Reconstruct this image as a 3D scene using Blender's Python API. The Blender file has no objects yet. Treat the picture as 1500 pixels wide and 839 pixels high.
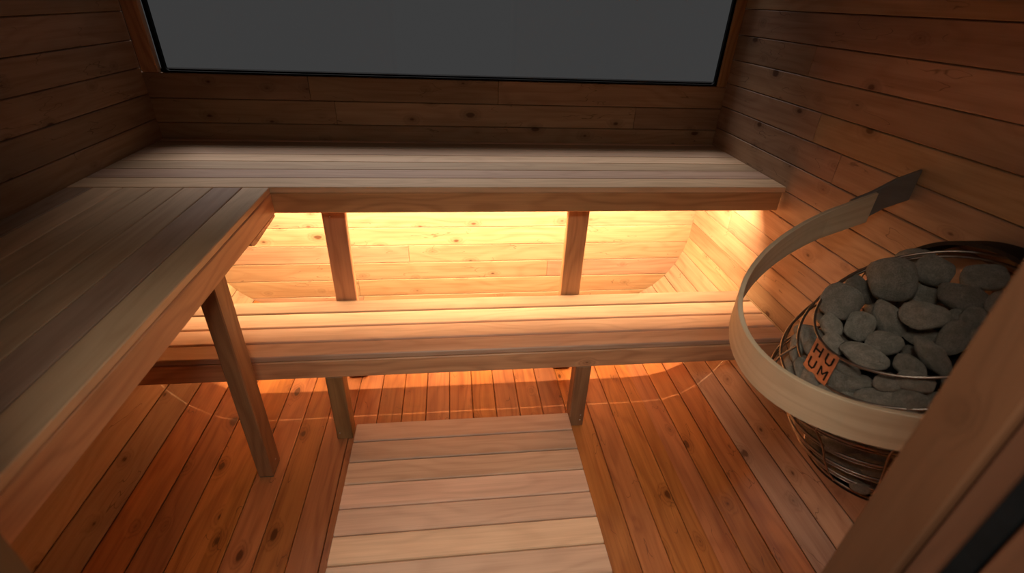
import bpy, math, random
from mathutils import Matrix, Vector, Euler
random.seed(7)
S = bpy.context.scene
COL = S.collection
PI = math.pi

# ------------------------------------------------------------ camera, world, lights, exposure
cam_d = bpy.data.cameras.new('camera')
cam_d.sensor_width = 36.0
cam_d.lens = 713.3 / 1500 * 36
cam_d.clip_start = 0.01
cam_d.dof.use_dof = True
cam_d.dof.focus_distance = 1.9
cam_d.dof.aperture_fstop = 2.6
cam = bpy.data.objects.new('camera', cam_d)
COL.objects.link(cam)
cam.location = (-1.2759, -2.3074, 1.5061)
cam.rotation_euler = (math.radians(59.315), math.radians(-2.238), math.radians(-6.335))
S.camera = cam

w = bpy.data.worlds.new('dusk_sky')
S.world = w
w.use_nodes = True
bg = w.node_tree.nodes['Background']
bg.inputs[0].default_value = (1.0, 1.0, 1.0, 1)
bg.inputs[1].default_value = 0.0437

def area(name, loc, target, sx, sy, power, col, spread=PI):
    l = bpy.data.lights.new(name, 'AREA')
    l.shape = 'RECTANGLE'
    l.size = sx
    l.size_y = sy
    l.energy = power
    l.color = col
    l.spread = spread
    o = bpy.data.objects.new(name, l)
    COL.objects.link(o)
    o.location = loc
    o.rotation_euler = (Vector(target) - Vector(loc)).to_track_quat('-Z', 'Y').to_euler()
    return o
# soft daylight entering through the open doorway behind the camera
area('doorway_daylight', (-1.36, -2.50, 2.30), (-0.95, -1.35, 0.45), 0.85, 0.5, 13.0, (1.0, 0.88, 0.73), math.radians(115))
# daylight falling steeply through the window from the open sky above it
sd = bpy.data.lights.new('window_daylight', 'SUN')
sd.energy = 2.0
sd.angle = math.radians(30)
sd.color = (1.0, 0.93, 0.90)
so = bpy.data.objects.new('window_daylight', sd)
COL.objects.link(so)
so.location = (-1.2, 2.5, 3.5)
so.rotation_euler = Vector((0.10, -math.cos(math.radians(55)), -math.sin(math.radians(55)))).to_track_quat('-Z', 'Y').to_euler()
LED_STRENGTH = 560.0
LED_COLOR = (1.0, 0.68, 0.37)

S.view_settings.view_transform = 'Standard'
S.view_settings.look = 'None'
S.view_settings.exposure = 0.0
S.view_settings.gamma = 1.0
S.view_settings.use_curve_mapping = False

# ------------------------------------------------------------ materials
def newmat(name):
    m = bpy.data.materials.new(name)
    m.use_nodes = True
    nt = m.node_tree
    return m, nt, nt.nodes['Principled BSDF']
def nd(nt, t, **kw):
    n = nt.nodes.new(t)
    for k, v in kw.items():
        setattr(n, k, v)
    return n
def mth(nt, op, a, b=None, clamp=False):
    n = nt.nodes.new('ShaderNodeMath')
    n.operation = op
    n.use_clamp = clamp
    for i, v in enumerate((a, b)):
        if v is None: continue
        if isinstance(v, (int, float)): n.inputs[i].default_value = v
        else: nt.links.new(v, n.inputs[i])
    return n.outputs[0]
def mixc(nt, f, a, b, mode='MIX'):
    n = nt.nodes.new('ShaderNodeMix')
    n.data_type = 'RGBA'
    n.blend_type = mode
    for i, v in ((0, f), (6, a), (7, b)):
        if isinstance(v, (int, float)): n.inputs[i].default_value = v
        elif isinstance(v, tuple): n.inputs[i].default_value = (*v, 1)
        else: nt.links.new(v, n.inputs[i])
    return n.outputs[2]
def smooth(nt, v, a, b, lo=0.0, hi=1.0):
    n = nt.nodes.new('ShaderNodeMapRange')
    n.interpolation_type = 'SMOOTHSTEP'
    nt.links.new(v, n.inputs[0])
    n.inputs[1].default_value = a; n.inputs[2].default_value = b
    n.inputs[3].default_value = lo; n.inputs[4].default_value = hi
    return n.outputs[0]

def wood(name, light, dark, knots=0.0, rough=0.5, var=0.25, grain=1.0, bump=0.15, ring=0.6, spec=0.4, huev=0.02):
    m, nt, P = newmat(name)
    L = nt.links
    tc = nd(nt, 'ShaderNodeTexCoord')
    oi = nd(nt, 'ShaderNodeObjectInfo')
    rv = nd(nt, 'ShaderNodeCombineXYZ')
    L.new(mth(nt, 'MULTIPLY', oi.outputs['Random'], 41.0), rv.inputs[0])
    L.new(mth(nt, 'MULTIPLY', oi.outputs['Random'], 17.3), rv.inputs[1])
    L.new(mth(nt, 'MULTIPLY', oi.outputs['Random'], 29.7), rv.inputs[2])
    ad = nd(nt, 'ShaderNodeVectorMath', operation='ADD')
    L.new(tc.outputs['Object'], ad.inputs[0]); L.new(rv.outputs[0], ad.inputs[1])
    p = ad.outputs[0]
    def scaled(s):
        v = nd(nt, 'ShaderNodeVectorMath', operation='MULTIPLY')
        L.new(p, v.inputs[0]); v.inputs[1].default_value = s
        return v.outputs[0]
    def noise(s, detail=3.0, rgh=0.5):
        n = nd(nt, 'ShaderNodeTexNoise')
        L.new(scaled(s), n.inputs['Vector'])
        n.inputs['Scale'].default_value = 1.0
        n.inputs['Detail'].default_value = detail
        n.inputs['Roughness'].default_value = rgh
        return n.outputs['Fac']
    fib = noise((3.0, 170 * grain, 170 * grain), 3, 0.6)
    mid = noise((1.3, 34 * grain, 34 * grain), 4, 0.6)
    warp = noise((1.6, 7.0, 7.0), 2, 0.5)
    big = noise((1.1, 5.0, 5.0), 2, 0.5)
    sep = nd(nt, 'ShaderNodeSeparateXYZ'); L.new(p, sep.inputs[0])
    # growth rings: warped stripes across the width, cathedral shapes where the warp turns
    yz = mth(nt, 'ADD', sep.outputs[1], mth(nt, 'MULTIPLY', sep.outputs[2], 0.8))
    ph = mth(nt, 'ADD', mth(nt, 'MULTIPLY', yz, 95.0), mth(nt, 'MULTIPLY', warp, 46.0))
    kn = None
    if knots > 0:
        wv = nd(nt, 'ShaderNodeCombineXYZ')
        L.new(mth(nt, 'MULTIPLY', sep.outputs[0], 4.2), wv.inputs[0])
        L.new(mth(nt, 'MULTIPLY', sep.outputs[1], 7.5), wv.inputs[1])
        L.new(mth(nt, 'MULTIPLY', oi.outputs['Random'], 57.0), wv.inputs[2])
        vo = nd(nt, 'ShaderNodeTexVoronoi')
        vo.voronoi_dimensions = '2D'
        vo.inputs['Scale'].default_value = 1.0
        vo.inputs['Randomness'].default_value = 0.9
        L.new(wv.outputs[0], vo.inputs['Vector'])
        d = mth(nt, 'ADD', vo.outputs['Distance'], mth(nt, 'MULTIPLY', mth(nt, 'SUBTRACT', mid, 0.5), 0.22))
        sc = nd(nt, 'ShaderNodeSeparateColor'); L.new(vo.outputs['Color'], sc.inputs[0])
        on = smooth(nt, sc.outputs[0], 1.0 - knots, 1.0 - knots + 0.05)
        size = mth(nt, 'ADD', mth(nt, 'MULTIPLY', mth(nt, 'POWER', sc.outputs[1], 2.0), 0.085), -0.03)
        dd = mth(nt, 'SUBTRACT', d, size)
        core = mth(nt, 'MULTIPLY', smooth(nt, dd, 0.045, 0.0), on)
        halo = mth(nt, 'MULTIPLY', smooth(nt, dd, 0.22, 0.0), on)
        ph = mth(nt, 'ADD', ph, mth(nt, 'MULTIPLY', halo, 14.0))
        kn = (core, halo)
    rg = mth(nt, 'ADD', mth(nt, 'MULTIPLY', mth(nt, 'SINE', ph), 0.5), 0.5)
    rg = mth(nt, 'POWER', rg, 2.2)
    f = mth(nt, 'ADD', mth(nt, 'MULTIPLY', rg, ring * 0.55), mth(nt, 'MULTIPLY', smooth(nt, mid, 0.3, 0.75), 0.45))
    f = mth(nt, 'ADD', f, mth(nt, 'MULTIPLY', mth(nt, 'SUBTRACT', fib, 0.5), 0.7), True)
    col = mixc(nt, f, light, dark)
    col = mixc(nt, mth(nt, 'MULTIPLY', smooth(nt, big, 0.4, 0.75), 0.35), col, tuple(c * .62 for c in dark))
    if kn:
        col = mixc(nt, mth(nt, 'MULTIPLY', kn[1], 0.42), col, tuple(c * .55 for c in dark))
        col = mixc(nt, mth(nt, 'MULTIPLY', kn[0], 0.85), col, (dark[0] * .28, dark[1] * .22, dark[2] * .18))
    if knots > .5:   # fine curved checks running across the boards
        ck = mth(nt, 'ABSOLUTE', mth(nt, 'SINE', mth(nt, 'ADD', mth(nt, 'MULTIPLY', sep.outputs[0], 7.0), mth(nt, 'MULTIPLY', noise((5.0, 22.0, 22.0), 2, .5), 7.0))))
        ms = smooth(nt, noise((4.0, 16.0, 16.0), 1, .5), 0.52, 0.58)
        col = mixc(nt, mth(nt, 'MULTIPLY', mth(nt, 'MULTIPLY', smooth(nt, ck, 0.075, 0.0), ms), 0.6), col, tuple(c * .35 for c in dark))
    hv = nd(nt, 'ShaderNodeHueSaturation')
    L.new(mth(nt, 'ADD', mth(nt, 'MULTIPLY', oi.outputs['Random'], var), 1.0 - var * .5), hv.inputs['Value'])
    r2 = mth(nt, 'FRACT', mth(nt, 'MULTIPLY', oi.outputs['Random'], 7.31))
    L.new(mth(nt, 'ADD', mth(nt, 'MULTIPLY', r2, huev), 0.5 - huev * .5), hv.inputs['Hue'])
    L.new(mth(nt, 'ADD', mth(nt, 'MULTIPLY', r2, 0.10), 0.96), hv.inputs['Saturation'])
    L.new(col, hv.inputs['Color'])
    L.new(hv.outputs[0], P.inputs['Base Color'])
    P.inputs['Specular IOR Level'].default_value = spec
    L.new(mth(nt, 'ADD', mth(nt, 'MULTIPLY', mid, 0.25), rough - 0.12), P.inputs['Roughness'])
    b = nd(nt, 'ShaderNodeBump')
    b.inputs['Strength'].default_value = bump
    b.inputs['Distance'].default_value = 0.002
    L.new(mth(nt, 'ADD', mth(nt, 'MULTIPLY', rg, 0.5), fib), b.inputs['Height'])
    L.new(b.outputs[0], P.inputs['Normal'])
    return m

def plain(name, col, rough=0.5, metal=0.0, spec=0.5, noise_amt=0.15, scale=60.0):
    m, nt, P = newmat(name)
    n = nd(nt, 'ShaderNodeTexNoise')
    tc = nd(nt, 'ShaderNodeTexCoord')
    nt.links.new(tc.outputs['Object'], n.inputs['Vector'])
    n.inputs['Scale'].default_value = scale
    n.inputs['Detail'].default_value = 4
    c = mixc(nt, smooth(nt, n.outputs['Fac'], 0.3, 0.7), tuple(x * (1 - noise_amt) for x in col), tuple(min(1, x * (1 + noise_amt)) for x in col))
    nt.links.new(c, P.inputs['Base Color'])
    P.inputs['Roughness'].default_value = rough
    P.inputs['Metallic'].default_value = metal
    P.inputs['Specular IOR Level'].default_value = spec
    return m

M = {}
M['wall'] = wood('wall_pine', (0.47, 0.31, 0.19), (0.28, 0.15, 0.078), knots=0.6, rough=0.5, var=0.30, ring=0.45, spec=0.3)
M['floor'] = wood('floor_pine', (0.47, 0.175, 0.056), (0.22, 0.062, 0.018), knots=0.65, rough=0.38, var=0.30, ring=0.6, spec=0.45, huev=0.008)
M['slat'] = wood('bench_slat_wood', (0.60, 0.405, 0.27), (0.40, 0.245, 0.155), knots=0.0, rough=0.47, var=0.75, ring=0.5, bump=0.1)
M['fascia'] = wood('bench_fascia_wood', (0.66, 0.37, 0.175), (0.40, 0.195, 0.085), knots=0.12, rough=0.5, var=0.2, ring=0.8)
M['post'] = wood('post_wood', (0.34, 0.18, 0.085), (0.18, 0.085, 0.04), knots=0.25, rough=0.5, var=0.2, ring=0.7)
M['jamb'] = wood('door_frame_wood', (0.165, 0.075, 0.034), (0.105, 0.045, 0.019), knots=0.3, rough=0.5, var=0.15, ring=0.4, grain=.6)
M['rail'] = wood('bent_rail_wood', (0.58, 0.45, 0.31), (0.44, 0.31, 0.20), knots=0.0, rough=0.5, var=0.05, ring=0.7, bump=0.08)
M['railgrey'] = wood('rail_bracket_wood', (0.17, 0.15, 0.13), (0.12, 0.105, 0.09), knots=0.0, rough=0.6, var=0.05, ring=0.3)
M['backing'] = plain('wall_backing_board', (0.10, 0.05, 0.025), 0.8, spec=0.2)
M['black'] = plain('black_coated_steel', (0.007, 0.007, 0.008), 0.6, spec=0.2)
M['rubber'] = plain('black_rubber_seal', (0.008, 0.009, 0.010), 0.8, spec=0.1)
M['steel'] = plain('stainless_rod', (0.36, 0.30, 0.25), 0.38, metal=1.0)
M['plate'] = plain('logo_plate_steel', (0.62, 0.34, 0.20), 0.42, metal=0.75)
M['screw'] = plain('screw_head_steel', (0.6, 0.58, 0.55), 0.35, metal=1.0)
M['foot'] = plain('plastic_foot_pad', (0.10, 0.10, 0.07), 0.6)
M['ground'] = plain('outside_ground', (0.10, 0.09, 0.08), 0.9)

def stone_mat():
    m, nt, P = newmat('sauna_stone')
    L = nt.links
    tc = nd(nt, 'ShaderNodeTexCoord'); oi = nd(nt, 'ShaderNodeObjectInfo')
    ad = nd(nt, 'ShaderNodeVectorMath', operation='ADD')
    L.new(tc.outputs['Object'], ad.inputs[0]); L.new(mth(nt, 'MULTIPLY', oi.outputs['Random'], 31.0), ad.inputs[1])
    def noise(s, d):
        n = nd(nt, 'ShaderNodeTexNoise'); L.new(ad.outputs[0], n.inputs['Vector'])
        n.inputs['Scale'].default_value = s; n.inputs['Detail'].default_value = d; n.inputs['Roughness'].default_value = 0.65
        return n.outputs['Fac']
    a = noise(2.2, 5); b = noise(16.0, 4); c = noise(34.0, 2)
    col = mixc(nt, smooth(nt, a, 0.35, 0.65), (0.46, 0.43, 0.34), (0.66, 0.61, 0.52))
    col = mixc(nt, mth(nt, 'MULTIPLY', smooth(nt, b, 0.42, 0.62), 0.55), col, (0.25, 0.245, 0.19))
    col = mixc(nt, mth(nt, 'MULTIPLY', smooth(nt, c, 0.60, 0.70), 0.6), col, (0.80, 0.77, 0.68))
    hv = nd(nt, 'ShaderNodeHueSaturation'); L.new(col, hv.inputs['Color'])
    L.new(mth(nt, 'ADD', mth(nt, 'MULTIPLY', oi.outputs['Random'], 0.5), 0.78), hv.inputs['Value'])
    L.new(hv.outputs[0], P.inputs['Base Color'])
    P.inputs['Roughness'].default_value = 0.62
    P.inputs['Specular IOR Level'].default_value = 0.4
    bp = nd(nt, 'ShaderNodeBump'); bp.inputs['Strength'].default_value = 0.8; bp.inputs['Distance'].default_value = 0.09
    L.new(mth(nt, 'ADD', b, mth(nt, 'MULTIPLY', c, 0.5)), bp.inputs['Height']); L.new(bp.outputs[0], P.inputs['Normal'])
    return m
M['stone'] = stone_mat()

def glass_mat():
    m, nt, P = newmat('window_glass')
    nt.nodes.remove(P)
    out = [n for n in nt.nodes if n.type == 'OUTPUT_MATERIAL'][0]
    t = nd(nt, 'ShaderNodeBsdfTransparent'); g = nd(nt, 'ShaderNodeBsdfGlossy'); mx = nd(nt, 'ShaderNodeMixShader')
    g.inputs['Roughness'].default_value = 0.02
    mx.inputs[0].default_value = 0.015
    nt.links.new(t.outputs[0], mx.inputs[1]); nt.links.new(g.outputs[0], mx.inputs[2]); nt.links.new(mx.outputs[0], out.inputs[0])
    return m
M['glass'] = glass_mat()

def led_mat():
    m, nt, P = newmat('warm_led_diffuser')
    P.inputs['Base Color'].default_value = (0.8, 0.7, 0.5, 1)
    P.inputs['Emission Color'].default_value = (*LED_COLOR, 1)
    P.inputs['Emission Strength'].default_value = LED_STRENGTH
    return m
M['led'] = led_mat()

# ------------------------------------------------------------ mesh helpers
def link(name, me, mat, parent=None, base=(0, 0, 0)):
    o = bpy.data.objects.new(name, me)
    COL.objects.link(o)
    if mat is not None and len(me.materials) == 0:
        me.materials.append(M[mat] if isinstance(mat, str) else mat)
    if parent is not None: o.parent = parent
    return o
def tag(o, label=None, cat=None, group=None, kind=None):
    if label: o['label'] = label
    if cat: o['category'] = cat
    if group: o['group'] = group
    if kind: o['kind'] = kind
    return o
def empty(name, loc, label, cat, group=None):
    o = bpy.data.objects.new(name, None)
    COL.objects.link(o)
    o.location = loc
    o.empty_display_size = 0.1
    return tag(o, label, cat, group)
def mesh(name, vs, fs, smooth_=False):
    me = bpy.data.meshes.new(name)
    me.from_pydata(vs, [], fs)
    me.update()
    if smooth_: me.polygons.foreach_set('use_smooth', [True] * len(me.polygons))
    return me
_cache = {}
def board_mesh(L, W, T, ch, mat):
    """board with its length on local X (0..L), width Y (-W/2..W/2), thickness Z (-T..0); all long edges chamfered"""
    key = (round(L, 4), round(W, 4), round(T, 4), ch, mat)
    if key in _cache: return _cache[key]
    h = W / 2
    prof = [(-h + ch, 0), (h - ch, 0), (h, -ch), (h, -T + ch), (h - ch, -T), (-h + ch, -T), (-h, -T + ch), (-h, -ch)]
    e = min(ch * .7, .002)
    def ring(x, s):
        return [(x, y * (1 - s / h) if h else y, z if not s else (z + (-s if z > -T / 2 else s))) for y, z in prof]
    vs = ring(0, e) + ring(e, 0) + ring(L - e, 0) + ring(L, e)
    fs = []
    for r in range(3):
        for i in range(8):
            j = (i + 1) % 8
            fs.append((r * 8 + i, (r + 1) * 8 + i, (r + 1) * 8 + j, r * 8 + j))
    fs.append(tuple(range(7, -1, -1))[::-1][::-1]); fs.append(tuple(range(24, 32)))
    me = mesh('board', vs, fs)
    me.materials.append(M[mat])
    _cache[key] = me
    return me
def board(name, o, xd, zd, L, W, T, mat, parent=None, ch=0.0025, jitter=0.0):
    """o = middle of the start edge on the visible face, xd = length direction, zd = outward normal"""
    me = board_mesh(L, W, T, ch, mat)
    ob = bpy.data.objects.new(name, me)
    COL.objects.link(ob)
    x = Vector(xd).normalized(); z = Vector(zd).normalized(); y = z.cross(x).normalized(); z = x.cross(y)
    m = Matrix((x, y, z)).transposed().to_4x4()
    base = Vector(parent.location) if parent is not None else Vector((0, 0, 0))
    m.translation = Vector(o) + z * random.uniform(-jitter, jitter) - base
    ob.matrix_basis = m
    if parent is not None: ob.parent = parent
    return ob
def box_mesh(name, lo, hi):
    (a, b, c), (d, e, f) = lo, hi
    return mesh(name, [(a, b, c), (d, b, c), (d, e, c), (a, e, c), (a, b, f), (d, b, f), (d, e, f), (a, e, f)],
                [(0, 3, 2, 1), (4, 5, 6, 7), (0, 1, 5, 4), (1, 2, 6, 5), (2, 3, 7, 6), (3, 0, 4, 7)])
def boxes_mesh(name, bxs):
    vs, fs = [], []
    for lo, hi in bxs:
        (a, b, c), (d, e, f) = lo, hi; n = len(vs)
        vs += [(a, b, c), (d, b, c), (d, e, c), (a, e, c), (a, b, f), (d, b, f), (d, e, f), (a, e, f)]
        fs += [tuple(n + i for i in q) for q in [(0, 3, 2, 1), (4, 5, 6, 7), (0, 1, 5, 4), (1, 2, 6, 5), (2, 3, 7, 6), (3, 0, 4, 7)]]
    return mesh(name, vs, fs)
def tube_mesh(name, pts, r, closed=False, n=8):
    P = [Vector(p) for p in pts]; N = len(P); vs, fs = [], []
    up = Vector((0, 0, 1))
    for i in range(N):
        if closed: t = (P[(i + 1) % N] - P[i - 1]).normalized()
        else: t = (P[min(i + 1, N - 1)] - P[max(i - 1, 0)]).normalized()
        a = t.cross(up)
        if a.length < 1e-3: a = t.cross(Vector((0, 1, 0)))
        a.normalize(); b = a.cross(t).normalized()
        for k in range(n):
            an = 2 * PI * k / n
            vs.append(P[i] + a * (r * math.cos(an)) + b * (r * math.sin(an)))
    for i in range(N if closed else N - 1):
        j = (i + 1) % N
        for k in range(n):
            l = (k + 1) % n
            fs.append((i * n + k, i * n + l, j * n + l, j * n + k))
    if not closed:
        fs.append(tuple(range(n))); fs.append(tuple(range((N - 1) * n, N * n))[::-1])
    return mesh(name, [tuple(v) for v in vs], fs, True)

# ------------------------------------------------------------ room dimensions (metres)
XL, XR = -2.529, 0.0          # side walls
YF, YB = -1.98, 0.0           # front wall (door side), back wall
ZC = 2.05
RC = 0.45                     # radius of the rounded lower corners
TH = 0.018                    # cladding thickness
GAP = 0.0022

# ---- floor
floor = link('floor', box_mesh('floor', (XL + .02, YF - .12, -0.05), (XR - .02, YB + .03, -TH - .001)), 'backing')
tag(floor, 'orange-brown knotty pine plank floor of the sauna', kind='structure')
FA = -0.624                   # seam the floor boards are laid from
pitch = 0.0985
xs = FA + 2 * pitch           # right end of the flat floor
k = 0
Llen = (YB - YF) + .10
fx = xs
while fx > -2.079:
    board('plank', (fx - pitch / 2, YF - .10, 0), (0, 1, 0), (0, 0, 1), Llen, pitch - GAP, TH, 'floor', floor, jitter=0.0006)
    fx -= pitch
FLOOR_L = fx

# ---- side walls with rounded foot: backing shell and planks
def side_wall(name, sgn, xw, xend, label):
    # path from the flat floor edge round the corner and up the wall, as (x, z); sgn=+1 right wall, -1 left wall
    cx = xw - sgn * RC
    def at(s):      # s measured downwards from z = 0.503
        if s < 0.053: return (xw, 0.503 - s)
        a = (s - 0.053) / RC
        if a < PI / 2: return (cx + sgn * RC * math.cos(a), RC - RC * math.sin(a))
        return (cx - sgn * (s - 0.053 - RC * PI / 2), 0.0)
    total = 0.053 + RC * PI / 2 + abs(cx - xend)
    n = 9 if sgn > 0 else 8
    # backing: thick shell behind the planks
    prof = [(xw, ZC)] + [at(total * i / 40) for i in range(41)]
    out = []
    for i, (x, z) in enumerate(prof):
        a = prof[max(i - 1, 0)]; b = prof[min(i + 1, len(prof) - 1)]
        t = Vector((b[0] - a[0], b[1] - a[1])).normalized()
        nrm = Vector((-t[1], t[0])) * (1 if sgn > 0 else -1)
        if nrm.dot(Vector((xw - sgn * 1.2 - x, 1.0 - z))) < 0: nrm = -nrm
        out.append(((x - nrm.x * (TH + .003), z - nrm.y * (TH + .003)), (x - nrm.x * (TH + .05), z - nrm.y * (TH + .05))))
    vs, fs = [], []
    y0, y1 = YF - .06, YB + .06
    for (a, b) in out:
        vs += [(a[0], y0, a[1]), (a[0], y1, a[1]), (b[0], y1, b[1]), (b[0], y0, b[1])]
    for i in range(len(out) - 1):
        for j in range(4):
            k2 = (j + 1) % 4
            fs.append((i * 4 + j, i * 4 + k2, i * 4 + 4 + k2, i * 4 + 4 + j))
    fs += [(0, 1, 2, 3), tuple(range(len(vs) - 4, len(vs)))[::-1]]
    w_ = link(name, mesh(name, vs, fs), 'backing')
    tag(w_, label, kind='structure')
    L = YB - YF
    z = 0.503
    while z < ZC - .01:
        W = min(0.1, ZC - z)
        cuts = [0, L]
        if random.random() < .45:
            cuts = [0, random.uniform(.5, L - .3), L]
        for a, b in zip(cuts, cuts[1:]):
            board('plank', (xw, YF + a + .0005, z + W / 2), (0, 1, 0), (-sgn, 0, 0), b - a - .001, W - GAP, TH, 'wall', w_, jitter=0.0006)
        z += 0.1
    st = total / n
    for i in range(n):
        a, b = at(i * st), at((i + 1) * st)
        m_ = ((a[0] + b[0]) / 2, (a[1] + b[1]) / 2)
        d = Vector((a[0] - b[0], 0, a[1] - b[1])); wdt = d.length
        nr = Vector((d.z, 0, -d.x))
        if nr.dot(Vector((xw - sgn * 1.2 - m_[0], 0, 1.0 - m_[1]))) < 0: nr = -nr
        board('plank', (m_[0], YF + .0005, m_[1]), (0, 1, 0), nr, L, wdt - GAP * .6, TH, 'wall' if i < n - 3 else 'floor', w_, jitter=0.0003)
    return w_
wall_right = side_wall('wall_right', 1, XR, xs, 'right pine plank wall with a rounded foot behind the stone heater')
wall_left = side_wall('wall_left', -1, XL, FLOOR_L, 'left pine plank wall with a rounded foot behind the long bench')

# ---- back wall (window opening above z = 1.187)
ZW = 1.187
WT = 1.93
wall_back = link('wall_back', boxes_mesh('wall_back', [((XL - .06, YB + TH + .002, -.06), (XR + .06, YB + .07, ZW)), ((XL - .06, YB + TH + .002, WT), (XR + .06, YB + .07, ZC + .05))]), 'backing')
tag(wall_back, 'back wall of knotty horizontal pine planks below the window', kind='structure')
z = ZW - 0.1 * 12
while z < ZW - .01:
    Wd = 0.1
    cuts = [XL - .015, XR + .015]
    if z > .9: cuts = [XL - .015, random.uniform(-2.1, -1.5), random.uniform(-1.2, -.4), XR + .015]
    elif random.random() < .4: cuts = [XL - .015, random.uniform(-2.0, -.6), XR + .015]
    for a, b in zip(cuts, cuts[1:]):
        board('plank', (a, YB, z + Wd / 2), (1, 0, 0), (0, -1, 0), b - a - .001, Wd - GAP, TH, 'wall', wall_back, jitter=0.0006)
    z += Wd
board('plank', (XL, YB, (WT + ZC) / 2), (1, 0, 0), (0, -1, 0), XR - XL, ZC - WT - .002, TH, 'wall', wall_back)

# ---- window
win = link('window_1', boxes_mesh('window_frame', [((XL + .02, .020, ZW), (XR - .02, .060, ZW + .012)), ((XL + .02, .020, WT - .012), (XR - .02, .060, WT))]), 'rubber')
tag(win, 'wide grey window pane above the upper bench', kind='structure')
def rounded_frame(x0, x1, z0, z1, r, wd, ya, yb):
    def loop(x0, x1, z0, z1, r):
        out = []
        for cx, cz, a0 in ((x1 - r, z1 - r, 0), (x0 + r, z1 - r, 90), (x0 + r, z0 + r, 180), (x1 - r, z0 + r, 270)):
            for i in range(7):
                a = math.radians(a0 + 15 * i); out.append((cx + r * math.cos(a), cz + r * math.sin(a)))
        return out
    A = loop(x0, x1, z0, z1, r); B = loop(x0 - wd, x1 + wd, z0 - wd, z1 + wd, .002); n = len(A)
    vs = [(x, ya, z) for x, z in A] + [(x, ya, z) for x, z in B] + [(x, yb, z) for x, z in A] + [(x, yb, z) for x, z in B]
    fs = []
    for i in range(n):
        j = (i + 1) % n
        fs += [(i, j, n + j, n + i), (2 * n + j, 2 * n + i, 3 * n + i, 3 * n + j), (i, 2 * n + i, 2 * n + j, j), (n + j, 3 * n + j, 3 * n + i, n + i)]
    return mesh('seal', vs, fs)
PX0, PX1 = -2.436, -0.058
link('seal', rounded_frame(PX0, PX1, ZW + .006, WT - .012, .014, .014, .003, .02), 'rubber', win)
link('pane', box_mesh('pane', (PX0 - .01, .012, ZW + .002), (PX1 + .01, .018, WT - .004)), 'glass', win)
trim1 = board('trim_1', (XL + .033 + .003, -.008, ZW), (0, 0, 1), (0, -1, 0), ZC - ZW, .062, .03, 'fascia')
tag(trim1, 'left upright timber of the window opening', kind='structure')
trim2 = board('trim_2', (XR - .024, -.008, ZW), (0, 0, 1), (0, -1, 0), ZC - ZW, .044, .03, 'fascia')
tag(trim2, 'right upright timber of the window opening', kind='structure')

# ---- ceiling
ceil = link('ceiling', box_mesh('ceiling', (XL - .06, YF - .1, ZC + TH), (XR + .06, YB + .07, ZC + .08)), 'backing')
tag(ceil, 'pine plank ceiling of the sauna', kind='structure')
y = YF
while y < YB - .01:
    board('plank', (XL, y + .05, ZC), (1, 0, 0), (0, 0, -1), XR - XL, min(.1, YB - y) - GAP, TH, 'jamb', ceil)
    y += .1

# ---- front wall and doorway (the camera looks in through it)
DX0, DX1, DZ = -1.707, -0.782, 1.95
wall_front = link('wall_front', boxes_mesh('wall_front', [((XL - .06, YF - .09, -.06), (DX0 - .03, YF - TH, ZC + .05)), ((DX1 + .03, YF - .09, -.06), (XR + .06, YF - TH, ZC + .05)), ((DX0 - .03, YF - .09, DZ), (DX1 + .03, YF - TH, ZC + .05))]), 'jamb')
tag(wall_front, 'front wall of horizontal pine planks around the doorway', kind='structure')
z = ZW - 1.2
while z < ZC - .005:
    for a, b in (((XL), DX0 - .03), (DX1 + .03, XR)):
        if z < ZC: board('plank', (b, YF, z + .05), (-1, 0, 0), (0, 1, 0), b - a, min(.1, ZC - z) - GAP, TH - .001, 'wall', wall_front)
    z += .1
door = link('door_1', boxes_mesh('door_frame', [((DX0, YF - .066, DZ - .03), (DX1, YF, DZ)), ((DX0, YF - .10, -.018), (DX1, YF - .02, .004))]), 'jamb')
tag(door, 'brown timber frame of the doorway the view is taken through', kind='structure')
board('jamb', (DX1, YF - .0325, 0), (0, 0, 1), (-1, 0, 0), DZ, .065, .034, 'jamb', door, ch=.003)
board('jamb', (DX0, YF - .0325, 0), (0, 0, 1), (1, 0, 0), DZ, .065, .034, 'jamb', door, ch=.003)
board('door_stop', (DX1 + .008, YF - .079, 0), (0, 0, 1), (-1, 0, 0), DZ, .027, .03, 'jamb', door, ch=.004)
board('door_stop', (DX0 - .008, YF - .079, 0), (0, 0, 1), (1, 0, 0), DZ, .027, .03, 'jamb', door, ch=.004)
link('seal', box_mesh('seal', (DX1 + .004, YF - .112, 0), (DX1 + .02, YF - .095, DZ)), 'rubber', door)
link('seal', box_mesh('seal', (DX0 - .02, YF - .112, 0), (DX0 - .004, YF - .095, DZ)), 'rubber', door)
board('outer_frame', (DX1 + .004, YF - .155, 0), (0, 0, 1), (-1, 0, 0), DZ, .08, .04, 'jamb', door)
board('outer_frame', (DX0 - .004, YF - .155, 0), (0, 0, 1), (1, 0, 0), DZ, .08, .04, 'jamb', door)

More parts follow.
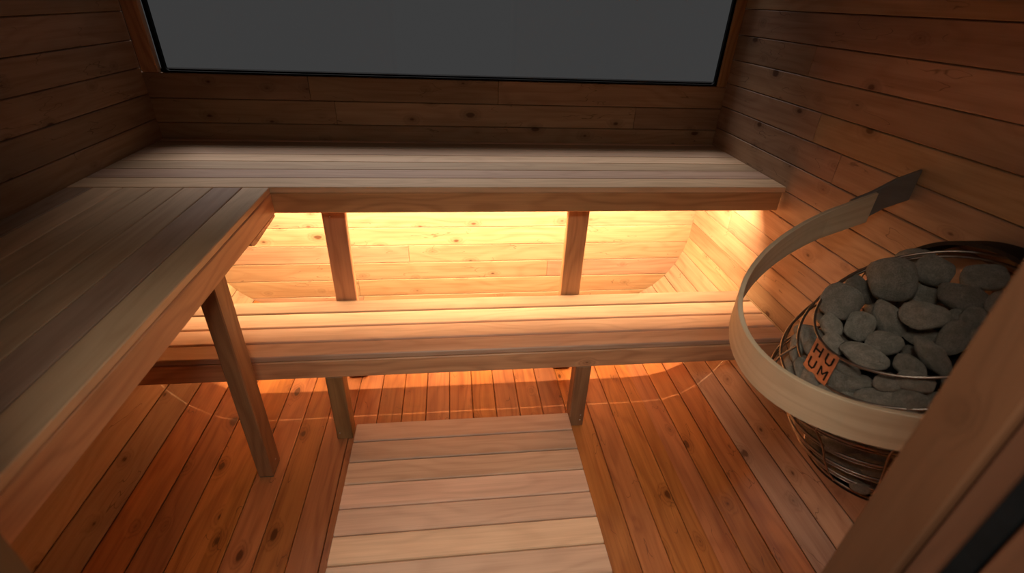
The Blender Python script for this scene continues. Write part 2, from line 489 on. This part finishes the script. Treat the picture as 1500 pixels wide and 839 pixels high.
# ---- upper bench along the back wall
ZU, DU, HU = 0.92, 0.6345, 0.0956
XI = -1.896                   # inner edge of the left bench
ub = empty('upper_bench', (-1.26, -.32, 0), 'wide slatted upper bench along the back wall under the window', 'bench')
edges = [0.002, 0.036, 0.135, 0.2345, 0.333, 0.433, 0.5335, DU]
for a, b in zip(edges, edges[1:]):
    last = b == DU
    x0 = XL + .002
    board('slat', (x0, -(a + b) / 2, ZU), (1, 0, 0), (0, 0, 1), XR - .003 - x0, b - a - .0035, 0.021, 'slat', ub, ch=.002)
board('fascia', (XI - .02, -DU + .002, ZU - .022 - (HU - .022) / 2), (1, 0, 0), (0, -1, 0), XR - .012 - XI + .02, HU - .022, .026, 'fascia', ub, ch=.003)
for px in (-2.3, -1.722, -.787, -.06):
    board('bearer', (px, -.52, ZU - .0225), (0, 1, 0), (0, 0, 1), .50, .045, .045, 'post', ub)
board('ledger', (XL + .01, -.022, ZU - .045), (1, 0, 0), (0, -1, 0), XR - XL - .02, .045, .02, 'post', ub)
for px, L_ in ((-1.722, 0), (-.787, 0)):
    board('post', (px, -.558, .002), (0, 0, 1), (0, -1, 0), ZU - .05, .084, .034, 'fascia', ub, ch=.003)

# ---- left bench
lb = empty('side_bench', (-2.2, -1.3, 0), 'long slatted bench at upper height along the left wall', 'bench')
xe = [XL + .002, -2.447, -2.3545, -2.2605, -2.1685, -2.077, -1.9845, XI]
for a, b in zip(xe, xe[1:]):
    board('slat', ((a + b) / 2, YF + .004, ZU), (0, 1, 0), (0, 0, 1), -DU - .002 - YF - .004, b - a - .0035, .021, 'slat', lb, ch=.002)
board('fascia', (XI - .001, YF + .004, ZU - .022 - (HU - .022) / 2), (0, 1, 0), (1, 0, 0), -DU - YF - .004, HU - .022, .026, 'fascia', lb, ch=.003)
for py in (-1.10, -1.78):
    board('bearer', (XL + .004, py + .03, ZU - .0225), (1, 0, 0), (0, 0, 1), XI - XL - .034, .045, .045, 'post', lb)
# leg: narrow face to the camera
lg = board('leg', (-1.961, -1.080, .008), (0, 0, 1), (0, -1, 0), ZU - .032, .05, .08, 'post', lb, ch=.003)
for ly in (-1.04,):
    o = link('foot_pad', box_mesh('foot_pad', (-1.985 + 2.2, ly - .035 + 1.3, 0), (-1.938 + 2.2, ly + .035 + 1.3, .009)), 'foot', lb)
# rounded bearer end that shows below the fascia near the back corner
pr = [(-.64, .8238), (-.64, .816), (-.78, .808), (-.835, .805), (-.852, .806), (-.865, .811), (-.873, .817), (-.876, .8238)]
vs = [(XI - .002 + 2.2, y_ + 1.3, z_) for y_, z_ in pr] + [(XI - .0275 - .035 + 2.2, y_ + 1.3, z_) for y_, z_ in pr]
n = len(pr)
fs = [tuple(range(n)), tuple(range(n, 2 * n))[::-1]] + [(i, n + i, n + (i + 1) % n, (i + 1) % n) for i in range(n)]
o = link('cleat', mesh('cleat', vs, fs), 'fascia', lb)

# ---- lower bench
ZL = 0.4141
loB = empty('lower_bench', (-1.26, -.74, 0), 'low slatted bench glowing in the warm light below the upper bench', 'bench')
le = [0.558, 0.6475, 0.743, 0.836, 0.9215]
for a, b in zip(le, le[1:]):
    board('slat', (XL + .012, -(a + b) / 2, ZL), (1, 0, 0), (0, 0, 1), XR - .004 - XL - .012, b - a - .0085, .022, 'slat', loB, ch=.003)
board('fascia', (XL + .03, -.9205, ZL - .0235 - .038), (1, 0, 0), (0, -1, 0), XR - .022 - XL - .03, .076, .026, 'fascia', loB, ch=.003)
for px in (-2.2, -1.717, -.80, -.10):
    board('bearer', (px, -.892, ZL - .0235), (0, 1, 0), (0, 0, 1), .33, .045, .045, 'post', loB)
for px in (-1.717, -.80):
    board('leg', (px, -.924 + .004, .002), (0, 0, 1), (0, -1, 0), ZL - .102, .06, .06, 'post', loB, ch=.003)
board('rear_rail', (XL + .03, -.561, ZL - .0235 - .03), (1, 0, 0), (0, 1, 0), XR - .05 - XL - .03, .06, .02, 'post', loB) if False else None

def screw(parent, loc, axis):
    """small round screw head"""
    r, h = .0032, .0015
    a = Vector(axis).normalized(); u = a.orthogonal().normalized(); v = a.cross(u)
    vs = [tuple(u * (r * math.cos(2 * PI * i / 8)) + v * (r * math.sin(2 * PI * i / 8))) for i in range(8)]
    vs += [tuple(u * (r * .7 * math.cos(2 * PI * i / 8)) + v * (r * .7 * math.sin(2 * PI * i / 8)) + a * h) for i in range(8)]
    fs = [tuple(range(8, 16))] + [(i, (i + 1) % 8, 8 + (i + 1) % 8, 8 + i) for i in range(8)]
    if 'screw' not in _cache: _cache['screw'] = {}
    o = link('screw', mesh('screw', vs, fs), 'screw', parent)
    o.location = Vector(loc) - parent.location
    return o
screw(loB, (-1.733, -.9205, .035), (0, -1, 0)); screw(loB, (-.785, -.9205, .035), (0, -1, 0)); screw(loB, (-.785, -.9205, .062), (0, -1, 0))
screw(lb, (-1.9355, -1.035, .045), (1, 0, 0))
screw(ub, (-1.735, -.5585, .78), (0, -1, 0))

# ---- duckboard on the floor
MX0, MX1, MZ = -1.672, -0.831, 0.05
mat_o = empty('duckboard', ((MX0 + MX1) / 2, -1.35, 0), 'slatted wooden duckboard lying on the floor between the lower bench legs', 'floor mat')
y = -.889
i = 0
while y > -1.85:
    board('slat', (MX0, y - .0465, MZ), (1, 0, 0), (0, 0, 1), MX1 - MX0, .0885, .022, 'slat', mat_o, ch=.003)
    y -= .0933
for px in (MX0 + .05, (MX0 + MX1) / 2, MX1 - .05):
    board('runner', (px, y + .01, MZ - .0225), (0, 1, 0), (0, 0, 1), -.90 - y - .01, .04, .0272, 'post', mat_o)

# ---- warm LED strip hidden under the upper bench
led = empty('led_strip', (-1.25, -.47, .875), 'warm light strip fixed under the upper bench slats', 'light strip')
o = link('channel', boxes_mesh('channel', [((-1.13, -.012, 0.0), (1.19, .012, .006)), ((-1.13, -.012, -.003), (1.19, -.0095, 0.0)), ((-1.13, .0095, -.003), (1.19, .012, 0.0))]), 'black', led)
o = link('diffuser', mesh('diffuser', [(-1.13, -.009, -.0003), (-1.13, .009, -.0003), (1.19, .009, -.0003), (1.19, -.009, -.0003)], [(0, 1, 2, 3)]), 'led', led)

led.rotation_euler = (math.radians(42), 0, 0)
# ---- stone heater on the right wall
YH = -1.50
RG = [(-1.506, .190, 1.063, .518, 1.05), (-1.502, .219, 1.05, .668, .922), (-1.498, .226, .93, .44, .96), (-1.495, .222, .79, .25, 1.),
      (-1.497, .194, .702, .257, .99), (-1.501, .184, .623, .186, .98), (-1.503, .166, .54, .10, .99), (-1.507, .142, .45, .0, .99)]
def ringpt(i, t, ins=0.0):
    f = i - int(i); i0 = int(i)
    def q(i):
        yc, R, z1, k_, ex = RG[i]
        xc = -.03 - R * ex; x = xc + (R * ex - ins) * math.cos(t)
        return Vector((x, yc + (R - ins) * math.sin(t), z1 + k_ * x))
    return q(i0) if f == 0 else q(i0).lerp(q(i0 + 1), f)
heater = empty('sauna_heater', (-.25, YH, .50), 'drop-shaped steel rod sauna heater filled with grey stones on the right wall', 'heater')
HB = Vector((.25, -YH, -.50))
def hp(v): return tuple(Vector(v) + HB)
NT = 64
for i in range(len(RG)):
    pts = [hp(ringpt(i, 2 * PI * j / NT)) for j in range(NT)]
    link('hoop', tube_mesh('hoop', pts, .0034, True), 'steel', heater)
for t in (1.35, 2.05, 2.70, 3.58, 4.2, 4.9):
    pts = [hp(ringpt(1 + 6 * j / 20, t, -.004)) for j in range(21)]
    link('rod', tube_mesh('rod', pts, .0026), 'steel', heater)
# second thinner hoop right behind hoops on the lower half
for i in (3, 4, 5, 6):
    pts = [hp(ringpt(i, 2 * PI * j / NT) + Vector((.004, 0, -.010))) for j in range(NT)]
    link('hoop', tube_mesh('hoop', pts, .0020, True), 'steel', heater)
# base tray
vs, fs = [], []
for zz, ins in ((0.0, .0), (.012, .0), (.012, .14)):
    for j in range(NT):
        p = ringpt(7, 2 * PI * j / NT, ins); vs.append(hp((p.x, p.y, p.z + zz - .012)))
for r in range(2):
    for j in range(NT):
        k2 = (j + 1) % NT; fs.append((r * NT + j, r * NT + k2, (r + 1) * NT + k2, (r + 1) * NT + j))
fs.append(tuple(range(NT))[::-1])
link('tray', mesh('tray', vs, fs), 'black', heater)
# arched black shroud standing off the wall
def arch(r, zc, n=40):
    out = [(YH + r, .62)]
    for j in range(n + 1):
        a = PI * j / n; out.append((YH + .01 + r * math.cos(a), zc + (r * .92) * math.sin(a)))
    out.append((YH - r, .62)); return out
A_ = arch(.262, .83); B_ = arch(.252, .83); n = len(A_)
vs = [hp((-.012, y_, z_)) for y_, z_ in A_] + [hp((-.085, y_, z_)) for y_, z_ in A_] + [hp((-.012, y_, z_)) for y_, z_ in B_] + [hp((-.085, y_, z_)) for y_, z_ in B_]
fs = []
for j in range(n - 1):
    fs += [(j, j + 1, n + j + 1, n + j), (2 * n + j + 1, 2 * n + j, 3 * n + j, 3 * n + j + 1), (n + j, n + j + 1, 3 * n + j + 1, 3 * n + j), (j + 1, j, 2 * n + j, 2 * n + j + 1)]
link('shroud', mesh('shroud', vs, fs), 'black', heater)
link('back_plate', box_mesh('back_plate', hp((-.022, YH - .25, .50)), hp((-.012, YH + .25, .90))), 'black', heater)
# logo plate with four letters between the two top hoops
pc = [Vector(v) for v in ((-.4259, -1.4724, .8424), (-.4243, -1.5472, .8432), (-.4308, -1.464, .7622), (-.4304, -1.542, .7625))]
o0 = (pc[0] + pc[1] + pc[2] + pc[3]) / 4
ux = ((pc[1] - pc[0]) + (pc[3] - pc[2])).normalized()
uy = (pc[0] - pc[2] + pc[1] - pc[3]).normalized()
un = ux.cross(uy).normalized(); uy = un.cross(ux)
hw = .0385; hh = .0405
def pl(a, b, c): return hp(o0 + ux * a + uy * b + un * c)
def plate_box(bx, name, mat, parent, c0, c1):
    vs, fs = [], []
    for (a0, b0, a1, b1, sk) in bx:
        n = len(vs)
        q = [(a0, b0), (a1, b0), (a1 + sk, b1), (a0 + sk, b1)]
        vs += [pl(a, b, c0) for a, b in q] + [pl(a, b, c1) for a, b in q]
        fs += [tuple(n + i for i in f) for f in [(0, 3, 2, 1), (4, 5, 6, 7), (0, 1, 5, 4), (1, 2, 6, 5), (2, 3, 7, 6), (3, 0, 4, 7)]]
    return link(name, mesh(name, vs, fs), mat, parent)
sg = 1 if un.x < 0 else -1
plate = plate_box([(-hw, -hh, hw, hh, 0)], 'logo_plate', 'plate', heater, .004 * sg, .0055 * sg)
s_ = .0045
def U_shape(cx, cy, w_=.024, h_=.026):
    bx = [(cx - w_ / 2, cy - h_ / 2 + .007, cx - w_ / 2 + s_ * 1.1, cy + h_ / 2, 0), (cx + w_ / 2 - s_ * 1.1, cy - h_ / 2 + .007, cx + w_ / 2, cy + h_ / 2, 0),
          (cx - w_ / 2 + .006, cy - h_ / 2, cx + w_ / 2 - .006, cy - h_ / 2 + s_, 0)]
    bx += [(cx - w_ / 2 + .0055, cy - h_ / 2, cx - w_ / 2 + .0105, cy - h_ / 2 + .0075, -.0055), (cx + w_ / 2 - .0105, cy - h_ / 2, cx + w_ / 2 - .0055, cy - h_ / 2 + .0075, .0055)]
    return bx
def H_shape(cx, cy, w_=.024, h_=.026):
    return [(cx - w_ / 2, cy - h_ / 2, cx - w_ / 2 + s_, cy + h_ / 2, 0), (cx + w_ / 2 - s_, cy - h_ / 2, cx + w_ / 2, cy + h_ / 2, 0), (cx - w_ / 2, cy - s_ / 2, cx + w_ / 2, cy + s_ / 2, 0)]
def M_shape(cx, cy, w_=.026, h_=.026):
    return [(cx - w_ / 2, cy - h_ / 2, cx - w_ / 2 + s_, cy + h_ / 2, 0), (cx + w_ / 2 - s_, cy - h_ / 2, cx + w_ / 2, cy + h_ / 2, 0),
            (cx - s_ / 2, cy - .004, cx + s_ / 2, cy + h_ / 2, -w_ / 2 + s_ / 2), (cx - s_ / 2, cy - .004, cx + s_ / 2, cy + h_ / 2, w_ / 2 - s_ / 2)]
c = .0185
for fn, a, b in ((H_shape, -c, c), (U_shape, c, c), (U_shape, -c, -c), (M_shape, c, -c)):
    bx = fn(a, b)
    plate_box(bx, 'letter', 'black', plate, .0054 * sg, .0060 * sg)

# ---- bent wooden guard rail round the heater
rail = empty('guard_rail', (-.3, -1.485, .80), 'pale bent wood guard rail curving around the stone heater', 'guard rail')
RB = Vector((.3, 1.485, -.80))
ryc, rR, rL, rz, rk = -1.484, .377, .206, 1.123, .5
path = []
for j in range(6):          # straight leg, from the lapped end near the wall to the bend
    f = j / 6
    x = -.095 + (-rL + .095) * f
    path.append((x, ryc + rR - .014 * (1 - f)))
for j in range(49):
    t = PI * j / 48
    path.append((-rL - rR * math.sin(t), ryc + rR * math.cos(t)))
path.append((-.03, ryc - rR))
def strip(name, path, th, hgt, zf, mat, parent, off=(0, 0, 0)):
    n = len(path); vs, fs = [], []
    s_acc = 0
    for i, (x, y) in enumerate(path):
        a = path[max(i - 1, 0)]; b = path[min(i + 1, n - 1)]
        t = Vector((b[0] - a[0], b[1] - a[1])).normalized(); nr = Vector((-t.y, t.x))
        z = zf(x)
        e = .0015
        for (u_, v_) in ((-th / 2, -e), (-th / 2 + e, 0), (th / 2 - e, 0), (th / 2, -e), (th / 2, -hgt + e), (th / 2 - e, -hgt), (-th / 2 + e, -hgt), (-th / 2, -hgt + e)):
            vs.append(tuple(Vector((x + nr.x * u_, y + nr.y * u_, z + v_)) + RB))
    for i in range(n - 1):
        for j in range(8):
            k2 = (j + 1) % 8
            fs.append((i * 8 + j, i * 8 + k2, (i + 1) * 8 + k2, (i + 1) * 8 + j))
    fs += [tuple(range(8))[::-1], tuple(range((n - 1) * 8, n * 8))]
    me = mesh(name, vs, fs)
    return link(name, me, mat, parent)
def rail_wood():
    m = M['rail'].copy(); m.name = 'bent_rail_wood_strip'
    nt = m.node_tree
    # grain runs round the bend: the angle round the bend becomes the length axis
    tc = [x for x in nt.nodes if x.type == 'TEX_COORD'][0]
    sp = nd(nt, 'ShaderNodeSeparateXYZ'); nt.links.new(tc.outputs['Object'], sp.inputs[0])
    dx = mth(nt, 'ADD', sp.outputs[0], -(-rL + .3)); an = mth(nt, 'ARCTAN2', sp.outputs[1], mth(nt, 'MULTIPLY', dx, -1.0))
    cb = nd(nt, 'ShaderNodeCombineXYZ')
    nt.links.new(mth(nt, 'MULTIPLY', an, rR), cb.inputs[0])
    nt.links.new(mth(nt, 'ADD', sp.outputs[2], mth(nt, 'MULTIPLY', sp.outputs[0], -rk)), cb.inputs[1])
    ad = [x for x in nt.nodes if x.type == 'VECT_MATH' and x.operation == 'ADD'][0]
    nt.links.new(cb.outputs[0], ad.inputs[0])
    return m
strip('bent_strip', path, .013, .088, lambda x: rz + rk * x, rail_wood(), rail)
bp_ = [(-.002, ryc + rR - .024 + .0), (-.05, ryc + rR - .010), (-.10, ryc + rR - .002), (-.15, ryc + rR + .003)]
o = strip('wall_bracket', bp_, .012, .086, lambda x: 1.146 + .62 * x if x > -.06 else rz + rk * x - .001 + (.003 if x > -.11 else 0), M['railgrey'], rail)
tag(o, 'dark grey end piece lapped against the wall')
o = strip('wall_bracket', [(-.002, ryc - rR - .008), (-.09, ryc - rR - .0135)], .012, .086, lambda x: rz + rk * x, M['railgrey'], rail)

# ---- stones
STONES = [('t',[-0.2143,-1.3897,0.9486],[0.0586,0.0509,0.0509],[0.594,1.109,-1.783]),
('t',[-0.1397,-1.4069,0.9874],[0.0425,0.0369,0.0369],[-1.227,0.022,2.249]),
('t',[-0.0865,-1.3029,0.965],[0.0411,0.0249,0.0249],[-1.2,0.438,2.436]),
('t',[-0.3142,-1.3805,0.8866],[0.0493,0.0426,0.0426],[-1.127,0.202,2.433]),
('t',[-0.2365,-1.3209,0.897],[0.03,0.0262,0.0262],[-1.06,-0.643,2.006]),
('t',[-0.2671,-1.4648,0.8911],[0.0505,0.0331,0.0331],[-0.991,-0.686,1.874]),
('t',[-0.2435,-1.5197,0.9334],[0.0407,0.0362,0.0362],[-1.081,0.541,2.49]),
('t',[-0.3629,-1.4239,0.8463],[0.0305,0.0258,0.0258],[-1.055,-0.366,2.139]),
('t',[-0.3123,-1.4512,0.8576],[0.0392,0.0304,0.0304],[-0.352,1.072,-2.811]),
('t',[-0.3837,-1.4759,0.8305],[0.031,0.0216,0.0216],[-1.024,-0.373,2.103]),
('t',[-0.3696,-1.5421,0.8478],[0.047,0.0259,0.0259],[-1.063,0.051,2.3]),
('t',[-0.3025,-1.5204,0.8627],[0.0381,0.0249,0.0249],[-1.078,0.259,2.387]),
('t',[-0.3122,-1.5997,0.8576],[0.0357,0.0277,0.0277],[-1.035,-0.366,1.995]),
('t',[-0.2789,-1.5981,0.89],[0.0496,0.0242,0.0242],[-1.036,-0.49,1.917]),
('t',[-0.2178,-1.5772,0.9167],[0.0352,0.0302,0.0302],[0.701,0.994,-1.749]),
('t',[-0.1324,-1.4923,0.9612],[0.0526,0.0353,0.0353],[-1.195,0.169,2.256]),
('t',[-0.0593,-1.4538,0.9891],[0.0459,0.0315,0.0315],[-1.228,0.209,2.256]),
('t',[-0.1495,-1.5193,0.9223],[0.0274,0.0229,0.0229],[-1.168,0.072,2.212]),
('t',[-0.1469,-1.5439,0.9336],[0.0302,0.0261,0.0261],[0.846,0.947,-1.6]),
('t',[-0.137,-1.4053,0.9188],[0.0336,0.0309,0.0309],[0.698,1.06,-1.706]),
('t',[-0.1912,-1.6115,0.9306],[0.0356,0.0303,0.0303],[0.451,1.101,-2.074]),
('t',[-0.1065,-1.5537,0.9746],[0.0367,0.031,0.031],[0.739,1.067,-1.764]),
('t',[-0.2186,-1.5177,0.8764],[0.0301,0.0248,0.0248],[-1.043,0.546,2.506]),
('s',[-0.397,-1.546,0.811],[0.0252,0.0186,0.0186],[-1.027,0.13,2.363]),
('s',[-0.3935,-1.5648,0.7889],[0.043,0.0168,0.0168],[-0.97,0.365,2.51]),
('s',[-0.3364,-1.6409,0.8572],[0.0366,0.0226,0.0226],[-1.033,0.291,2.357]),
('s',[-0.3772,-1.6149,0.7896],[0.0354,0.0206,0.0206],[-0.968,0.342,2.454]),
('s',[-0.3403,-1.6522,0.8169],[0.0313,0.0264,0.0264],[-0.891,0.606,2.613]),
('s',[-0.3864,-1.4001,0.7836],[0.0378,0.0196,0.0196],[-0.665,-0.891,1.585]),
('s',[-0.4091,-1.4013,0.7504],[0.0348,0.0153,0.0153],[-0.574,-0.909,1.495]),
('s',[-0.4303,-1.464,0.741],[0.0292,0.018,0.018],[-0.703,-0.786,1.659]),
('s',[-0.4295,-1.5058,0.7447],[0.0207,0.0196,0.0196],[-0.99,-0.082,2.275]),
('s',[-0.4229,-1.5518,0.7477],[0.0288,0.0173,0.0173],[-0.983,-0.04,2.269]),
('s',[-0.3651,-1.614,0.8311],[0.0281,0.0199,0.0199],[-0.934,0.547,2.589]),
('s',[-0.3663,-1.522,0.571],[0.025,0.0189,0.0189],[-0.868,-0.319,2.023]),
('s',[-0.3618,-1.5845,0.6133],[0.0406,0.0258,0.0258],[-0.864,0.358,2.531]),
('s',[-0.3154,-1.6283,0.6126],[0.0355,0.0189,0.0189],[-0.876,0.333,2.452]),
('s',[-0.337,-1.5212,0.5219],[0.0219,0.0197,0.0197],[-0.89,-0.096,2.19]),
('s',[-0.3179,-1.5866,0.5358],[0.0408,0.017,0.017],[-0.879,0.168,2.353]),
('s',[-0.2894,-1.6244,0.5546],[0.0212,0.0128,0.0128],[-0.827,0.408,2.526]),
('s',[-0.2796,-1.568,0.4697],[0.031,0.0142,0.0142],[-0.871,0.092,2.286]),
('s',[-0.2939,-1.6279,0.5012],[0.0238,0.0167,0.0167],[-0.843,0.254,2.396]),
('s',[-0.3611,-1.4778,0.5609],[0.0207,0.0155,0.0155],[-0.79,-0.529,1.844]),
('s',[-0.3195,-1.5466,0.5056],[0.0171,0.016,0.016],[-0.882,-0.083,2.174]),
('s',[-0.4384,-1.5288,0.6942],[0.0291,0.0187,0.0187],[-0.851,-0.499,1.922]),
('s',[-0.4168,-1.5865,0.7169],[0.0331,0.0219,0.0219],[-0.958,-0.009,2.263]),
('s',[-0.3788,-1.6378,0.7308],[0.0331,0.0209,0.0209],[-0.945,0.24,2.382]),
('s',[-0.332,-1.6706,0.7454],[0.0315,0.0229,0.0229],[-0.919,0.415,2.463]),
('s',[-0.2958,-1.6629,0.6697],[0.0284,0.0208,0.0208],[-0.867,0.458,2.512]),
('s',[-0.2494,-1.6503,0.5805],[0.0276,0.0186,0.0186],[-0.83,0.459,2.525]),
('s',[-0.3035,-1.6781,0.8298],[0.0285,0.0236,0.0236],[-0.754,0.807,2.801]),
('s',[-0.4398,-1.4891,0.7017],[0.0257,0.0166,0.0166],[-0.659,-0.772,1.612])]
def stone_mesh(seed):
    rnd = random.Random(seed)
    import bmesh
    bm = bmesh.new()
    bmesh.ops.create_icosphere(bm, subdivisions=3, radius=1.0)
    waves = [(Vector((rnd.gauss(0, 1), rnd.gauss(0, 1), rnd.gauss(0, 1))).normalized(), rnd.uniform(1.5, 3.6), rnd.uniform(0, 6), rnd.uniform(.02, .075)) for _ in range(8)]
    flats = [(Vector((rnd.gauss(0, 1), rnd.gauss(0, 1), rnd.gauss(0, 1))).normalized(), rnd.uniform(.68, .88)) for _ in range(6)]
    for v in bm.verts:
        p = v.co.copy()
        r = 1 + sum(a * math.sin(f * p.dot(d) + ph) for d, f, ph, a in waves)
        for d, c0 in flats:
            q = p.dot(d) * r
            if q > c0: r *= 1 - .75 * (q - c0) / q
        v.co = p * r
    me = bpy.data.meshes.new('stone')
    bm.to_mesh(me); bm.free()
    me.polygons.foreach_set('use_smooth', [True] * len(me.polygons))
    me.materials.append(M['stone'])
    return me
SM = [stone_mesh(100 + i) for i in range(8)]
LAB = {0: 'largest rounded grey-green stone on the top of the heater pile', 1: 'smooth blue-grey oval stone right behind the largest top stone',
       2: 'flat stone at the very back edge of the pile below the black arch', 3: 'broad speckled stone on the left rim of the pile below the largest one',
       4: 'small stone wedged behind the broad left rim stone', 5: 'long stone leaning diagonally below the largest top stone',
       6: 'dark oval stone with pitted left side in the middle of the pile', 7: 'small stone at the far left of the pile touching the top hoop',
       8: 'squarish stone between the far left stone and the diagonal one', 9: 'small pale stone just above the logo plate',
       10: 'long pale elongated stone lying along the top hoop at the front', 11: 'low oval stone behind the long pale front stone',
       12: 'round stone cut by the top hoop right of the long pale stone', 13: 'long diagonal stone at the right front of the pile',
       14: 'dark reddish stone beside the door frame at mid height of the pile', 15: 'large reddish-grey elongated stone at the right back of the pile',
       16: 'shadowed grey stone at the back right below the black arch', 17: 'dark stone sunk below the large reddish-grey one',
       23: 'small stone behind the hoops right of the logo plate', 24: 'long thin stone lying between the two top hoops right of the logo plate',
       25: 'wide stone bulging between the two top hoops by the door frame', 26: 'half-hidden stone resting just above the wooden rail front',
       27: 'dark stone above the wooden rail next to the door frame', 28: 'upright stone behind the hoops left of the logo plate',
       29: 'thin upright stone at the leftmost edge of the heater', 30: 'dark stone at the left edge just above the wooden rail',
       18: 'dim stone right of the dark oval stone close to the door frame', 19: 'dark stone sunk between the largest stone and the reddish-grey one',
       20: 'stone at the right end of the pile half behind the door frame', 21: 'stone at the back right of the pile cut off by the door frame',
       22: 'sunken stone below the dark oval stone in the pile', 31: 'squared brownish stone right under the logo plate',
       32: 'stone under the logo plate touching the wooden rail', 33: 'small shadowed stone in the gap below the top hoop',
       34: 'leftmost stone right under the wooden rail', 35: 'large stone right under the wooden rail, second from the left',
       36: 'pale wide stone under the wooden rail next to the door frame', 37: 'small dark stone in the second row under the rail, far left',
       38: 'long brownish stone in the second row under the rail', 39: 'small stone in the second row under the rail by the door frame',
       40: 'tiny stone at the left outline of the basket just below the rail', 41: 'small stone low at the left outline of the basket'}
for i, (kd, P_, A_, E_) in enumerate(STONES):
    o = bpy.data.objects.new('sauna_stone', SM[i % 8])
    COL.objects.link(o)
    o.location = P_; o.rotation_euler = E_
    o.scale = (A_[0] * 1.02, A_[1] * 1.02, A_[2] * 1.0)
    low = P_[2] < .70
    if i in LAB: tag(o, LAB[i], 'stone', 'sauna stones in the heater')
    else:
        tag(o, 'grey stone seen between the hoops below the wooden rail' if low else 'small grey stone filling a gap in the heater pile', 'stone',
            'sauna stones in the heater below the rail' if low else 'filler stones in the heater pile')
# filler stones deeper in the basket
rnd = random.Random(5)
cnt = 0
for lev in (1.5, 2.2, 3.0, 3.7, 4.4, 5.2, 6.0, 6.6):
    R0 = .16 if lev < 4 else .13
    nst = 11 if lev < 4 else 8
    for j in range(nst):
        t = PI * .42 + (PI * 1.16) * (j + .5 * (cnt % 2)) / (nst - .5)
        P_ = ringpt(lev, t, .052)
        o = bpy.data.objects.new('sauna_stone', SM[rnd.randrange(8)])
        COL.objects.link(o)
        o.location = P_
        a = rnd.uniform(.034, .044)
        o.scale = (a * 1.15, a * .85, a * .8)
        o.rotation_euler = (rnd.uniform(-.4, .4), rnd.uniform(-.4, .4), t + PI / 2 + rnd.uniform(-.4, .4))
        low = P_.z < .72
        tag(o, 'grey stone seen between the hoops below the wooden rail' if low else 'small grey stone filling a gap in the heater pile', 'stone',
            'sauna stones in the heater below the rail' if low else 'filler stones in the heater pile')
        cnt += 1
for (x, y_, zz) in [(-.13, -1.40, .90), (-.12, -1.50, .91), (-.13, -1.60, .90), (-.22, -1.45, .86), (-.22, -1.55, .86), (-.29, -1.42, .82), (-.30, -1.5, .81), (-.29, -1.58, .82), (-.08, -1.62, .94), (-.20, -1.64, .88), (-.17, -1.36, .88), (-.36, -1.5, .80)]:
    o = bpy.data.objects.new('sauna_stone', SM[rnd.randrange(8)]); COL.objects.link(o)
    o.location = (x, y_, zz - .035); o.scale = (.045, .036, .03); o.rotation_euler = (.1, -.3, rnd.uniform(0, 6))
    tag(o, 'small grey stone filling a gap in the heater pile', 'stone', 'filler stones in the heater pile')
# black core added to block the view through and keep stone gaps dark
vs, fs = [], []
for lev in range(1, 8):
    for j in range(24): 
        p = ringpt(lev, 2 * PI * j / 24, .105); vs.append(hp(p - Vector((0, 0, .05 if lev == 1 else 0))))
for r in range(6):
    for j in range(24):
        k2 = (j + 1) % 24; fs.append((r * 24 + j, r * 24 + k2, (r + 1) * 24 + k2, (r + 1) * 24 + j))
fs.append(tuple(range(24))); fs.append(tuple(range(144, 168))[::-1])
link('dark_filler_core', mesh('dark_filler_core', vs, fs), 'black', heater)
